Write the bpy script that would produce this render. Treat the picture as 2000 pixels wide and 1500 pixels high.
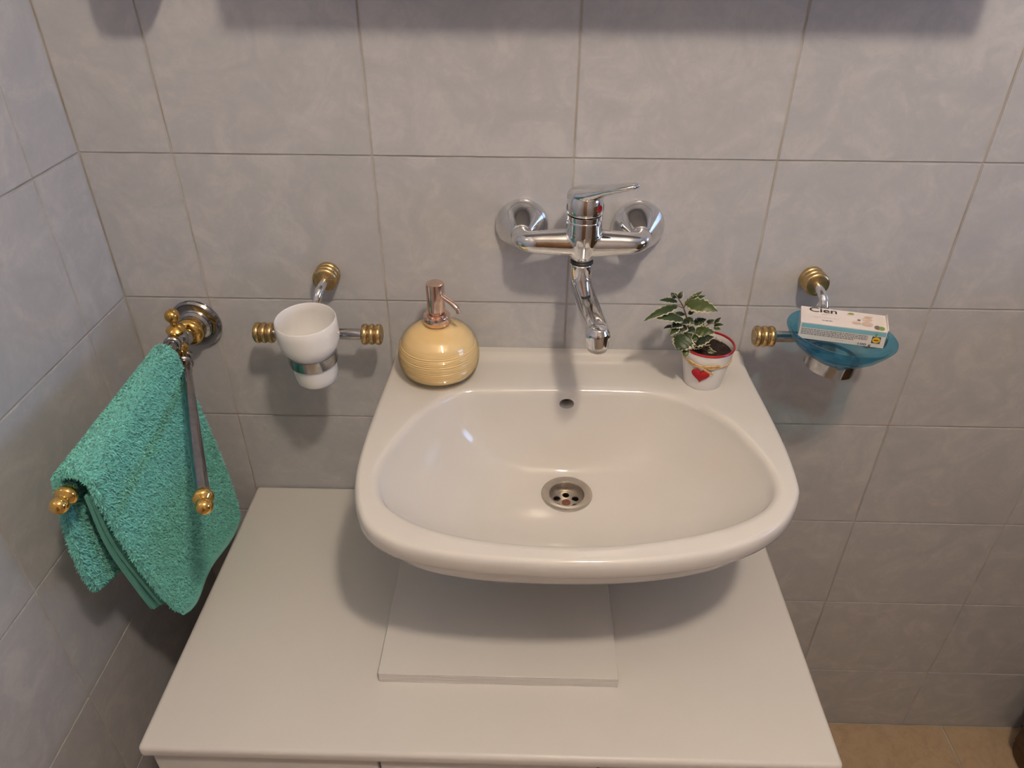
import bpy, bmesh, math, random
from mathutils import Vector, Matrix
random.seed(7)
sc = bpy.context.scene
for o in list(bpy.data.objects): bpy.data.objects.remove(o, do_unlink=True)
COL = sc.collection
V = Vector

# ---------------------------------------------------------------- camera
FPX = 1441.4
CAM = V((0.56176, -0.91371, 1.45848))
RR = [V((0.9997086, 0.0236890, 0.0046388)), V((0.0170242, -0.5556695, -0.8312289)), V((-0.0171134, 0.8310657, -0.5559109))]
cd = bpy.data.cameras.new('camera'); cam = bpy.data.objects.new('camera', cd); COL.objects.link(cam)
cd.sensor_width = 36.0; cd.lens = FPX / 2000.0 * 36.0; cd.clip_start = 0.02; cd.clip_end = 50
m3 = Matrix((RR[0], -RR[1], -RR[2])).transposed()
cam.matrix_world = Matrix.Translation(CAM) @ m3.to_4x4()
sc.camera = cam

# ---------------------------------------------------------------- light
LAMP = V((0.83, -1.0, 2.30))
LAMP_POWER = 445.0
LAMP_COL = (1.0, 0.82, 0.63)
w = bpy.data.worlds.new('sky'); sc.world = w; w.use_nodes = True
w.node_tree.nodes['Background'].inputs[0].default_value = (0.55, 0.68, 1.0, 1)
w.node_tree.nodes['Background'].inputs[1].default_value = 1.0
ld = bpy.data.lights.new('window_right_offscreen', 'AREA'); ld.shape = 'RECTANGLE'; ld.size = 0.7; ld.size_y = 0.8
ld.energy = 17.0; ld.color = (0.36, 0.58, 1.0)
lo = bpy.data.objects.new('window_right_offscreen', ld); COL.objects.link(lo)
lo.location = (3.06, -0.75, 1.50); lo.rotation_euler = (0, math.radians(90), 0)
vs = sc.view_settings
vs.view_transform = 'Standard'; vs.look = 'None'; vs.gamma = 1.0; vs.exposure = 0.0
try: vs.use_curve_mapping = False
except Exception: pass

def ray(u, v):
    return RR[0] * ((u - 1000) / FPX) + RR[1] * ((v - 750) / FPX) + RR[2]
def hit(u, v, ax, val):
    d = ray(u, v); return CAM + d * ((val - CAM[ax]) / d[ax])

# ---------------------------------------------------------------- helpers
def mesh_obj(name, verts, faces, mat, parent=None, smooth=True, ang=35, uvs=None):
    me = bpy.data.meshes.new(name); me.from_pydata([tuple(v) for v in verts], [], faces); me.update()
    return finish(name, me, mat, parent, smooth, ang)
def finish(name, me, mat, parent=None, smooth=True, ang=35):
    if mat is not None and not me.materials:
        for m in (mat if isinstance(mat, (list, tuple)) else [mat]): me.materials.append(m)
    bm = bmesh.new(); bm.from_mesh(me); bmesh.ops.recalc_face_normals(bm, faces=bm.faces); bm.to_mesh(me); bm.free()
    if smooth:
        for p in me.polygons: p.use_smooth = True
        me.set_sharp_from_angle(angle=math.radians(ang))
    o = bpy.data.objects.new(name, me); COL.objects.link(o)
    if parent is not None: o.parent = parent
    return o
def empty(name, loc, label, cat, group=None):
    o = bpy.data.objects.new(name, None); COL.objects.link(o); o.location = loc; o.empty_display_size = .02
    return tag(o, label, cat, group)
def tag(o, label, cat, group=None):
    o['label'] = label; o['category'] = cat
    if group: o['group'] = group
    return o
def struct(o): o['kind'] = 'structure'; return o
def adopt(root):
    """children were built in world space: keep them in place under the root"""
    bpy.context.view_layer.update()
    for c in root.children: c.matrix_parent_inverse = Matrix.Translation(root.location).inverted()
    return root

class G:
    def __init__(s): s.v = []; s.f = []
    def add(s, vs, fs):
        b = len(s.v); s.v += [V(x) for x in vs]; s.f += [tuple(i + b for i in f) for f in fs]; return s
    def lathe(s, prof, origin, axis=(0, 0, 1), seg=40):
        a = V(axis).normalized(); o = V(origin)
        x = a.orthogonal().normalized() if abs(a.z) < .9 else V((1, 0, 0)); x = (x - a * x.dot(a)).normalized(); y = a.cross(x)
        vs = []; rows = []
        for r, h in prof:
            if r < 1e-6: rows.append([len(vs)]); vs.append(o + a * h)
            else:
                rows.append(list(range(len(vs), len(vs) + seg)))
                vs += [o + a * h + (x * math.cos(2 * math.pi * i / seg) + y * math.sin(2 * math.pi * i / seg)) * r for i in range(seg)]
        fs = []
        for A, B in zip(rows, rows[1:]):
            for i in range(seg):
                j = (i + 1) % seg
                if len(A) == 1 and len(B) == 1: continue
                if len(A) == 1: fs.append((A[0], B[j], B[i]))
                elif len(B) == 1: fs.append((A[i], A[j], B[0]))
                else: fs.append((A[i], A[j], B[j], B[i]))
        return s.add(vs, fs)
    def tube(s, path, rad, seg=24, up=(0, 0, 1), sq=2.0, caps=True):
        """rad: list of r or (a,b): a across (perp. to up), b along up"""
        n = len(path); vs = []; fs = []; P = [V(p) for p in path]
        prev = None
        for i in range(n):
            t = (P[min(i + 1, n - 1)] - P[max(i - 1, 0)]).normalized()
            if prev is None:
                u = V(up); u = u - t * u.dot(t)
                if u.length < 1e-3: u = t.orthogonal()
                u.normalize()
            else:
                u = prev - t * prev.dot(t); u.normalize()
            prev = u; sd = t.cross(u)
            r = rad[i] if isinstance(rad, (list, tuple)) else rad
            a, b = r if isinstance(r, (list, tuple)) else (r, r)
            for k in range(seg):
                th = 2 * math.pi * k / seg; c, q = math.cos(th), math.sin(th)
                c = math.copysign(abs(c) ** (2 / sq), c); q = math.copysign(abs(q) ** (2 / sq), q)
                vs.append(P[i] + sd * (a * c) + u * (b * q))
        for i in range(n - 1):
            for k in range(seg):
                j = (k + 1) % seg; fs.append((i * seg + k, i * seg + j, (i + 1) * seg + j, (i + 1) * seg + k))
        if caps:
            fs.append(tuple(range(seg))[::-1]); fs.append(tuple((n - 1) * seg + k for k in range(seg)))
        return s.add(vs, fs)
    def box(s, lo, hi):
        x0, y0, z0 = lo; x1, y1, z1 = hi
        return s.add([(x0, y0, z0), (x1, y0, z0), (x1, y1, z0), (x0, y1, z0), (x0, y0, z1), (x1, y0, z1), (x1, y1, z1), (x0, y1, z1)],
                     [(0, 3, 2, 1), (4, 5, 6, 7), (0, 1, 5, 4), (1, 2, 6, 5), (2, 3, 7, 6), (3, 0, 4, 7)])
    def obj(s, name, mat, parent=None, smooth=True, ang=35):
        return mesh_obj(name, s.v, s.f, mat, parent, smooth, ang)
def bevel_box(name, lo, hi, r, mat, parent=None, seg=3):
    g = G().box(lo, hi); me = bpy.data.meshes.new(name); me.from_pydata([tuple(v) for v in g.v], [], g.f)
    bm = bmesh.new(); bm.from_mesh(me); bmesh.ops.bevel(bm, geom=list(bm.edges), offset=r, segments=seg, affect='EDGES', profile=.5); bm.to_mesh(me); bm.free()
    return finish(name, me, mat, parent, True, 50)
def catmull(pts, n=8, closed=False):
    P = [V(p) if len(p) == 3 else V((p[0], p[1], 0)) for p in pts]; out = []; N = len(P)
    rng = range(N) if closed else range(N - 1)
    for i in rng:
        if closed: a, b, c, d = P[(i - 1) % N], P[i], P[(i + 1) % N], P[(i + 2) % N]
        else: a, b, c, d = P[max(i - 1, 0)], P[i], P[i + 1], P[min(i + 2, N - 1)]
        for k in range(n):
            t = k / n
            out.append(.5 * ((2 * b) + (c - a) * t + (2 * a - 5 * b + 4 * c - d) * t * t + (3 * b - a - 3 * c + d) * t ** 3))
    if not closed: out.append(P[-1])
    return out
def baked(o, mods):
    """apply modifiers through the depsgraph, return a new mesh and remove o"""
    for kind, kw in mods:
        m = o.modifiers.new(kind, kind)
        for k, x in kw.items(): setattr(m, k, x)
    dg = bpy.context.evaluated_depsgraph_get()
    me = bpy.data.meshes.new_from_object(o.evaluated_get(dg)); bpy.data.objects.remove(o, do_unlink=True); return me
def cut(o, cutters, name, mat, parent=None, ang=35):
    mods = [('BOOLEAN', dict(operation='DIFFERENCE', object=c, solver='EXACT', material_mode='TRANSFER')) for c in cutters]
    me = baked(o, mods)
    for c in cutters: bpy.data.objects.remove(c, do_unlink=True)
    for p in me.polygons: p.use_smooth = True
    me.set_sharp_from_angle(angle=math.radians(ang))
    n = bpy.data.objects.new(name, me); COL.objects.link(n)
    if parent is not None: n.parent = parent
    return n

# ---------------------------------------------------------------- materials
def mat(name, col, rough=.5, metal=0., coat=0., **kw):
    m = bpy.data.materials.new(name); m.use_nodes = True; b = m.node_tree.nodes['Principled BSDF']
    b.inputs['Base Color'].default_value = (*col, 1); b.inputs['Roughness'].default_value = rough; b.inputs['Metallic'].default_value = metal
    b.inputs['Coat Weight'].default_value = coat
    for k, x in kw.items(): b.inputs[k.replace('_', ' ')].default_value = x
    return m
class N:
    def __init__(s, m): s.m = m; s.t = m.node_tree; s.b = s.t.nodes['Principled BSDF']
    def n(s, kind, **kw):
        x = s.t.nodes.new(kind)
        for k, q in kw.items():
            if k in x.inputs.keys() if isinstance(k, str) else False: x.inputs[k].default_value = q
            else: setattr(x, k, q)
        return x
    def l(s, a, b): s.t.links.new(a, b)
    def coord(s, out='Object'): return s.n('ShaderNodeTexCoord').outputs[out]
    def noise(s, vec, scale, detail=4, rough=.55, dist=0.):
        x = s.n('ShaderNodeTexNoise'); x.inputs['Scale'].default_value = scale; x.inputs['Detail'].default_value = detail
        x.inputs['Roughness'].default_value = rough; x.inputs['Distortion'].default_value = dist
        if vec is not None: s.l(vec, x.inputs['Vector'])
        return x.outputs['Fac']
    def ramp(s, fac, stops):
        x = s.n('ShaderNodeValToRGB'); e = x.color_ramp.elements
        while len(e) < len(stops): e.new(.5)
        for i, (p, c) in enumerate(stops): e[i].position = p; e[i].color = (*c, 1) if len(c) == 3 else c
        s.l(fac, x.inputs['Fac']); return x.outputs['Color']
    def bump(s, h, strength, dist=.001):
        x = s.n('ShaderNodeBump'); x.inputs['Strength'].default_value = strength; x.inputs['Distance'].default_value = dist
        s.l(h, x.inputs['Height']); s.l(x.outputs['Normal'], s.b.inputs['Normal'])

def tile_mat(name, a, b, c, rough, scale=9):
    m = mat(name, a, rough); k = N(m)
    co = k.coord('Object'); inf = k.n('ShaderNodeObjectInfo')
    mp = k.n('ShaderNodeVectorMath', operation='MULTIPLY_ADD'); k.l(co, mp.inputs[0]); mp.inputs[1].default_value = (1, 1, 1)
    ad = k.n('ShaderNodeVectorMath', operation='SCALE'); k.l(inf.outputs['Location'], ad.inputs[0]); ad.inputs['Scale'].default_value = 7.3
    k.l(ad.outputs[0], mp.inputs[2])
    f1 = k.noise(mp.outputs[0], scale, 6, .62, 1.2); f2 = k.noise(mp.outputs[0], scale * 3.4, 5, .6, 2.0)
    mx = k.n('ShaderNodeMath', operation='MULTIPLY_ADD'); k.l(f2, mx.inputs[0]); mx.inputs[1].default_value = .35; k.l(f1, mx.inputs[2])
    c1 = k.ramp(mx.outputs[0], [(.48, a), (.66, b), (.86, c)])
    k.l(c1, k.b.inputs['Base Color'])
    k.bump(f1, .12, .0006)
    return m
M_TILE = tile_mat('grey_marbled_tile', (.435, .445, .475), (.465, .472, .50), (.53, .53, .55), .22, 15)
M_FLOORT = tile_mat('beige_floor_tile', (.41, .305, .20), (.46, .345, .225), (.50, .38, .26), .45, 30)
M_GROUT = mat('pale_grout', (.50, .46, .41), .9); k = N(M_GROUT); k.l(k.ramp(k.noise(k.coord(), 14), [(.35, (.36, .325, .285)), (.65, (.52, .50, .47))]), k.b.inputs['Base Color'])
def clear_glass(name, tint, body=None, bodyfac=0., rough=.03, bump=None):
    """tinted clear glass: light passes through it, the surface mirrors by its Fresnel term"""
    m = bpy.data.materials.new(name); m.use_nodes = True; t = m.node_tree; t.nodes.remove(t.nodes['Principled BSDF']); out = t.nodes['Material Output']
    tr = t.nodes.new('ShaderNodeBsdfTransparent'); tr.inputs[0].default_value = (*tint, 1); cur = tr.outputs[0]
    if bodyfac > 0:
        df = t.nodes.new('ShaderNodeBsdfDiffuse'); df.inputs[0].default_value = (*body, 1); tl = t.nodes.new('ShaderNodeBsdfTranslucent'); tl.inputs[0].default_value = (*body, 1)
        h_ = t.nodes.new('ShaderNodeMixShader'); h_.inputs[0].default_value = .4; t.links.new(df.outputs[0], h_.inputs[1]); t.links.new(tl.outputs[0], h_.inputs[2])
        m1 = t.nodes.new('ShaderNodeMixShader'); m1.inputs[0].default_value = bodyfac; t.links.new(cur, m1.inputs[1]); t.links.new(h_.outputs[0], m1.inputs[2]); cur = m1.outputs[0]
    gl = t.nodes.new('ShaderNodeBsdfGlossy'); gl.inputs['Roughness'].default_value = rough
    lw = t.nodes.new('ShaderNodeLayerWeight'); lw.inputs[0].default_value = .5
    pw = t.nodes.new('ShaderNodeMath'); pw.operation = 'POWER'; pw.inputs[1].default_value = 5.0; t.links.new(lw.outputs['Facing'], pw.inputs[0])
    fr = t.nodes.new('ShaderNodeMath'); fr.operation = 'MULTIPLY_ADD'; fr.inputs[1].default_value = .80; fr.inputs[2].default_value = .04; t.links.new(pw.outputs[0], fr.inputs[0])
    mx = t.nodes.new('ShaderNodeMixShader'); t.links.new(fr.outputs[0], mx.inputs[0]); t.links.new(cur, mx.inputs[1]); t.links.new(gl.outputs[0], mx.inputs[2]); t.links.new(mx.outputs[0], out.inputs[0])
    if bump:
        tc = t.nodes.new('ShaderNodeTexCoord'); mp_ = t.nodes.new('ShaderNodeMapping'); mp_.inputs['Scale'].default_value = bump[0]; t.links.new(tc.outputs['Object'], mp_.inputs[0])
        nz_ = t.nodes.new('ShaderNodeTexNoise'); nz_.inputs['Scale'].default_value = 1.0; t.links.new(mp_.outputs[0], nz_.inputs['Vector'])
        bp = t.nodes.new('ShaderNodeBump'); bp.inputs['Strength'].default_value = bump[1]; bp.inputs['Distance'].default_value = .001; t.links.new(nz_.outputs['Fac'], bp.inputs['Height'])
        t.links.new(bp.outputs[0], gl.inputs['Normal'])
    return m
M_PLASTER = mat('white_plaster', (.82, .78, .73), .9); k = N(M_PLASTER); k.bump(k.noise(k.coord(), 60), .2)
M_WALLP = mat('painted_wall', (.50, .44, .385), .5); k = N(M_WALLP); k.bump(k.noise(k.coord(), 40), .1)
M_DOOR = mat('brown_door_wood', (.28, .15, .07), .45); k = N(M_DOOR)
k.l(k.ramp(k.noise(k.coord(), 6, 6, .6, 4), [(.35, (.20, .10, .045)), (.7, (.34, .19, .09))]), k.b.inputs['Base Color'])
def paint_mat(name, col, rough, coat=0.):
    m = mat(name, col, rough, 0, coat); k = N(m); f = k.noise(k.coord(), 180, 3); k.bump(f, .06, .0004)
    d = [x * .96 for x in col]; k.l(k.ramp(k.noise(k.coord(), 5, 5), [(.3, d), (.7, col)]), k.b.inputs['Base Color']); return m
M_CAB = paint_mat('white_painted_board', (.70, .685, .67), .38)
M_BOARD = paint_mat('white_painted_plate', (.71, .695, .68), .4)
M_CERAMIC = mat('glazed_ceramic', (.70, .68, .655), .09); k = N(M_CERAMIC)
k.l(k.ramp(k.noise(k.coord(), 4, 3), [(.3, (.645, .625, .595)), (.7, (.675, .655, .63))]), k.b.inputs['Base Color'])
M_CUP = mat('white_porcelain', (.84, .83, .82), .12, 0, .4); k = N(M_CUP)
k.l(k.ramp(k.noise(k.coord(), 20, 2), [(.3, (.825, .815, .805)), (.7, (.85, .84, .83))]), k.b.inputs['Base Color'])
def metal_mat(name, a, b, r0, r1, scale=60):
    m = mat(name, a, r0, 1.0); k = N(m); f = k.noise(k.coord(), scale, 4, .6)
    k.l(k.ramp(f, [(.4, a), (.72, b)]), k.b.inputs['Base Color'])
    k.l(k.ramp(f, [(.4, (r0,) * 3), (.75, (r1,) * 3)]), k.b.inputs['Roughness']); return m
M_CHROME = metal_mat('chrome', (.80, .80, .81), (.70, .69, .68), .035, .10)
M_OLDCHROME = metal_mat('worn_chrome', (.52, .51, .51), (.36, .34, .33), .12, .30, 90)
M_DARKCHROME = metal_mat('dark_polished_chrome', (.42, .41, .43), (.33, .32, .33), .08, .18, 70)
M_GOLD = metal_mat('polished_gold', (.83, .54, .17), (.66, .40, .11), .10, .22)
M_BRASS = metal_mat('brushed_brass', (.62, .45, .22), (.46, .32, .15), .26, .42, 120)
M_ROSE = metal_mat('rose_gold', (.86, .64, .53), (.74, .53, .43), .12, .25, 120)
M_STEEL = metal_mat('brushed_steel', (.58, .54, .49), (.52, .48, .43), .34, .42, 40)
M_RUBBER = mat('black_rubber', (.02, .02, .02), .5)
M_RUST = mat('rusty_screw', (.16, .055, .03), .6); k = N(M_RUST); k.l(k.ramp(k.noise(k.coord(), 400), [(.3, (.07, .025, .015)), (.7, (.24, .09, .05))]), k.b.inputs['Base Color'])
M_RED = mat('red_enamel', (.42, .008, .014), .25, 0, .4)
M_REDMATTE = mat('red_felt', (.40, .008, .012), .8); k = N(M_REDMATTE); k.bump(k.noise(k.coord(), 900), .5, .0005)

# ---------------------------------------------------------------- room
X1, Y1, ZC = 3.0, -2.3, 2.4
TW, TH, JT = .25, .20081, .0019
ROWA, V1X, L0 = 1.1835, .11764, .10134
def tile_mesh(w_, h_, name):
    g = G().box((-w_ / 2, -h_ / 2, -.006), (w_ / 2, h_ / 2, 0)); me = bpy.data.meshes.new(name); me.from_pydata([tuple(v) for v in g.v], [], g.f)
    bm = bmesh.new(); bm.from_mesh(me)
    top = [e for e in bm.edges if all(abs(v.co.z) < 1e-6 for v in e.verts)]
    bmesh.ops.bevel(bm, geom=top, offset=.0009, segments=2, affect='EDGES'); bmesh.ops.recalc_face_normals(bm, faces=bm.faces); bm.to_mesh(me); bm.free()
    for p in me.polygons: p.use_smooth = True
    me.set_sharp_from_angle(angle=math.radians(50))
    return me
TM = {}
def tiles(parent, us, vs_, place, mt, name='tile', jt=JT):
    for a, b in zip(us, us[1:]):
        for c, d in zip(vs_, vs_[1:]):
            w_, h_ = b - a - jt, d - c - jt
            if w_ < .01 or h_ < .01: continue
            key = (round(w_, 4), round(h_, 4), mt.name)
            if key not in TM:
                TM[key] = tile_mesh(w_, h_, name); TM[key].materials.append(mt)
            o = bpy.data.objects.new(name, TM[key]); COL.objects.link(o)
            loc, rot = place((a + b) / 2, (c + d) / 2)
            o.rotation_euler = rot; o.location = loc; o.parent = parent
            o.location.x += 0
def grid(lo, hi, anchor, step):
    k0 = math.floor((lo - anchor) / step); out = [lo]; k_ = k0 + 1
    while anchor + k_ * step < hi - .02:
        if anchor + k_ * step > lo + .02: out.append(anchor + k_ * step)
        k_ += 1
    return out + [hi]
ZS = grid(0, ZC, ROWA, TH)
gd = .0014
wall_back = struct(G().box((-.12, gd, -.1), (X1 + .12, .12, ZC + .1)).obj('wall_back', M_GROUT, None, False))
tiles(wall_back, grid(0, X1, V1X, TW), ZS, lambda a, b: ((a, 0, b), (math.radians(90), 0, 0)), M_TILE)
wall_left = struct(G().box((-.12, Y1 - .12, -.1), (-gd, gd, ZC + .1)).obj('wall_left', M_GROUT, None, False))
tiles(wall_left, grid(0, -Y1, L0, TW), ZS, lambda a, b: ((0, -a, b), (math.radians(90), 0, math.radians(90))), M_TILE)
floor = struct(G().box((-.12, Y1 - .12, -.12), (X1 + .12, .12, -gd)).obj('floor', M_GROUT, None, False))
tiles(floor, grid(0, X1, 1.452, .333), grid(0, -Y1, 0, .333), lambda a, b: ((a, -b, 0), (0, 0, 0)), M_FLOORT, 'floor_tile', .003)
ceiling = struct(G().box((-.12, Y1 - .12, ZC), (X1 + .12, .12, ZC + .12)).obj('ceiling', M_PLASTER, None, False))
wf = G().box((-.12, Y1 - .12, -.1), (X1 + .12, Y1, ZC + .1)).obj('wall_front', M_WALLP, None, False); struct(wf)
wy0, wy1, wz0, wz1 = -1.15, -.35, 1.15, 1.85
wr = G().box((X1, Y1 - .1, -.1), (X1 + .12, wy0, ZC + .1)).box((X1, wy1, -.1), (X1 + .12, .1, ZC + .1)).box((X1, wy0, -.1), (X1 + .12, wy1, wz0)).box((X1, wy0, wz1), (X1 + .12, wy1, ZC + .1))
struct(wr.obj('wall_right', M_WALLP, None, False))
win = struct(empty('window_1', (X1 + .06, (wy0 + wy1) / 2, wz0), '', '')); del win['label']; del win['category']
t = .045
bars = [((wy0, wz0), (wy1, wz0 + t)), ((wy0, wz1 - t), (wy1, wz1)), ((wy0, wz0), (wy0 + t, wz1)), ((wy1 - t, wz0), (wy1, wz1))]
for (a, b), (c, d) in bars: bevel_box('window_frame', (X1 + .02, a, b), (X1 + .055, c, d), .004, M_CAB, win)
adopt(win)
door = bevel_box('door_1', (.15, Y1, 0), (.95, Y1 + .03, 2.02), .004, M_DOOR); struct(door)

# ---------------------------------------------------------------- ceiling lamp
lamp = empty('ceiling_lamp_offscreen', (LAMP.x, LAMP.y, ZC), 'bare round bulb lamp on the white ceiling', 'lamp')
G().lathe([(0, 0), (.05, 0), (.05, -.012), (.02, -.03), (.02, -.06), (0, -.06)], (LAMP.x, LAMP.y, ZC)).obj('socket', M_CUP, lamp)
M_BULB = bpy.data.materials.new('lit_bulb'); M_BULB.use_nodes = True; nt = M_BULB.node_tree; nt.nodes.clear()
em = nt.nodes.new('ShaderNodeEmission'); em.inputs[0].default_value = (*LAMP_COL, 1); em.inputs[1].default_value = LAMP_POWER
ou = nt.nodes.new('ShaderNodeOutputMaterial'); nt.links.new(em.outputs[0], ou.inputs[0])
br = .050
G().lathe([(0, -br)] + [(br * math.cos(a), br * math.sin(a)) for a in [math.radians(x) for x in range(-75, 76, 15)]] + [(0, br)], LAMP, seg=24).obj('bulb_offscreen', M_BULB, lamp)
adopt(lamp)

# ---------------------------------------------------------------- mirror cabinet (above the picture, throws the straight shadow)
mc = empty('mirror_cabinet', (.66, 0, 1.449), 'white mirror cabinet on the tiled wall above the tap', 'cabinet')
bevel_box('cabinet_body', (.2906, -.125, 1.449), (1.029, -.0005, 2.02), .003, M_CAB, mc)
M_MIRROR = mat('mirror_glass', (.85, .87, .87), .02, 1.0)
for a, b in ((.2906, .6588), (.6608, 1.029)): bevel_box('mirror_door', (a, -.13, 1.449), (b, -.1252, 2.02), .001, M_MIRROR, mc)
adopt(mc)

# ---------------------------------------------------------------- vanity cabinet
ZT = .6365
cab = empty('vanity_cabinet', (.53, -.22, 0), 'low white cabinet with a wide flat top under the basin', 'cabinet')
bevel_box('cabinet_body', (.130, -.428, .0005), (.924, -.002, ZT - .019), .001, M_CAB, cab)
bevel_box('cabinet_top', (.122, -.452, ZT - .0185), (.9315, -.0008, ZT), .006, M_CAB, cab, 4)
for a, b in ((.131, .3965), (.3995, .6535), (.6565, .923)):
    d = bevel_box('door', (a, -.445, .06), (b, -.4285, ZT - .0225), .003, M_CAB, cab)
    h = G().lathe([(0, 0), (.005, 0), (.005, .012), (.012, .016), (.012, .022), (0, .025)], ((a + b) / 2, -.4448, .35), (0, -1, 0), 20).obj('knob', M_CHROME, d)
adopt(cab)
# loose board on the cabinet
g = G().box((.3868, -.3585, ZT + .0003), (.6832, -.004, ZT + .0165))
me = bpy.data.meshes.new('board'); me.from_pydata([tuple(v) for v in g.v], [], g.f)
bm = bmesh.new(); bm.from_mesh(me); bmesh.ops.subdivide_edges(bm, edges=list(bm.edges), cuts=14, use_grid_fill=True)
for v in bm.verts:
    if v.co.y < -.358 or v.co.x < .3869 or v.co.x > .6831: v.co += V((random.uniform(-1, 1), random.uniform(-1, 1), 0)) * .0005
bm.to_mesh(me); bm.free()
board = finish('cover_board', me, M_BOARD, None, True, 30)
bv = board.modifiers.new('b', 'BEVEL'); bv.width = .0012; bv.segments = 2
tag(board, 'white painted board with rough edges lying on the cabinet top under the basin', 'board')

# ---------------------------------------------------------------- wash basin
ZR = .905
basin = empty('wash_basin', (.62, -.2, .76), 'white ceramic wash basin fixed to the wall below the tap', 'sink')
ctr = V((.622, -.215, 0))
outer_pts = [(.3755, 0), (.3745, -.03), (.3728, -.07), (.3690, -.148), (.3668, -.2217), (.3697, -.2776), (.3800, -.3237), (.3985, -.3590), (.4316, -.3815), (.4748, -.3940),
             (.5267, -.4014), (.603, -.4046), (.6794, -.4005), (.7477, -.3880), (.7985, -.3690), (.8412, -.338), (.8680, -.2974), (.8755, -.2673), (.8790, -.2065), (.8775, -.1324), (.8745, -.0667), (.8735, -.03), (.8725, 0)]
inner_pts = [(.4807, -.1075), (.5451, -.101), (.6181, -.0976), (.6815, -.098), (.735, -.1025), (.7794, -.1230), (.8162, -.1660), (.8400, -.2294), (.8440, -.2791), (.8219, -.3172), (.7655, -.3485), (.6828, -.3690), (.6075, -.3760),
             (.5252, -.3705), (.4598, -.3530), (.4172, -.3248), (.4000, -.2895), (.4000, -.2519), (.4215, -.1830), (.4500, -.1330)]
oc = catmull(outer_pts, 10); ic = catmull(inner_pts, 10, True)
def star(poly, closed_back=False):
    P = list(poly); out = []
    segs = list(zip(P, P[1:] + P[:1]))
    def f(th):
        d = V((math.cos(th), math.sin(th), 0)); best = None
        for a, b in segs:
            e = b - a; den = d.x * e.y - d.y * e.x
            if abs(den) < 1e-12: continue
            q = a - ctr
            t_ = (q.x * e.y - q.y * e.x) / den; s_ = (q.x * d.y - q.y * d.x) / den
            if t_ > 0 and -1e-6 <= s_ <= 1 + 1e-6: best = t_ if best is None else max(best, t_)
        return ctr + d * best
    return f
fo, fi = star(oc), star(ic)
angs = [2 * math.pi * i / 176 for i in range(176)]
for cx_, cy_ in ((.3755, 0), (.8725, 0)):
    a = math.atan2(cy_ - ctr.y, cx_ - ctr.x) % (2 * math.pi); j = min(range(len(angs)), key=lambda i: abs(angs[i] - a)); angs[j] = a
OUT = [fo(a) for a in angs]; INN = [fi(a) for a in angs]
for i, p in enumerate(OUT):
    if p.y > -.0005: p.y = -.0005
DR = V((.6205, -.1735, 0)); ZD = .787
drr = .030
def ringv(f): return [f(i) for i in range(len(angs))]
rings = []
dirs = [V((math.cos(a), math.sin(a), 0)) for a in angs]
rings.append(ringv(lambda i: DR + dirs[i] * drr + V((0, 0, ZD - .03))))
rings.append(ringv(lambda i: DR + dirs[i] * drr + V((0, 0, ZD))))
def bowlp(s):
    return .62 * s ** 2.0 + .38 * s ** 4.5
for s_ in [.04, .1, .17, .25, .34, .43, .52, .61, .69, .76, .82, .87, .91, .945, .97, .985]:
    z = ZD + (ZR - .010 - ZD) * bowlp(s_)
    rings.append(ringv(lambda i: (DR + dirs[i] * drr).lerp(INN[i], s_) + V((0, 0, z))))
for off, dz in ((0, -.0085), (.0015, -.0052), (.0040, -.0022), (.0075, -.0006), (.0115, 0)):
    rings.append(ringv(lambda i: INN[i] + (OUT[i] - INN[i]).normalized() * min(off, .5 * (OUT[i] - INN[i]).length) + V((0, 0, ZR + dz))))
def deckz(p):
    t_ = max(0, min(1, (p.y + .030) / .016)); t_ = t_ * t_ * (3 - 2 * t_)
    return ZR + .006 * t_
for fr in (.15, .3, .42, .53, .62, .70, .77, .83, .88):
    def f(i, fr=fr):
        a = INN[i] + (OUT[i] - INN[i]).normalized() * .0115; p = a.lerp(OUT[i] + (ctr - OUT[i]).normalized() * .0065, fr * 1.08); return V((p.x, p.y, deckz(p)))
    rings.append(ringv(f))
def inw(i, d): return OUT[i] + (ctr - OUT[i]).normalized() * d
def keepy(p, i):
    if OUT[i].y > -.004: p.y = max(p.y, OUT[i].y)
    return p
for d_, dz in ((.0065, 0), (.0035, -.0012), (.0012, -.004), (0, -.009), (0, -.018), (.0015, -.023), (.005, -.0255), (.012, -.0265), (.0145, -.029), (.0155, -.034)):
    def f(i, d_=d_, dz=dz):
        p = inw(i, d_); e = deckz(p) - ZR if dz > -.02 else 0
        if OUT[i].y > -.004: p.y = OUT[i].y
        return V((p.x, p.y, ZR + e + dz))
    rings.append(ringv(f))
BC = V((.6205, -.165, 0))
for s_ in [.97, .93, .88, .82, .75, .66, .56, .46, .36, .27, .2]:
    def f(i, s_=s_):
        p = inw(i, .0155); q = BC.lerp(p, s_)
        if OUT[i].y > -.004 and s_ > .8: q.y = OUT[i].y
        return V((q.x, q.y, ZR - .034 - .108 * (1 - s_ ** 2.1) ** .62))
    rings.append(ringv(f))
rings.append(ringv(lambda i: DR + dirs[i] * .036 + V((0, 0, ZD - .034))))
n = len(angs); vs_ = [p for r in rings for p in r]; fs_ = []
for a in range(len(rings)):
    b = (a + 1) % len(rings)
    for i in range(n):
        j = (i + 1) % n; fs_.append((a * n + i, a * n + j, b * n + j, b * n + i))
body = mesh_obj('basin_body', vs_, fs_, M_CERAMIC)
OV = V((.6190, -.1045, .8835))
ovc = G().lathe([(0, -.03), (.0098, -.03), (.0098, .040), (0, .040)], OV, (0, 1, -.12), 40)
for v in ovc.v: v.z = OV.z + (v.z - OV.z) * .74
ovc = ovc.obj('c', M_CERAMIC)
ovb = G().box((OV.x - .034, -.078, .838), (OV.x + .034, -.030, .8945)).obj('c', M_CERAMIC)
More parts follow.
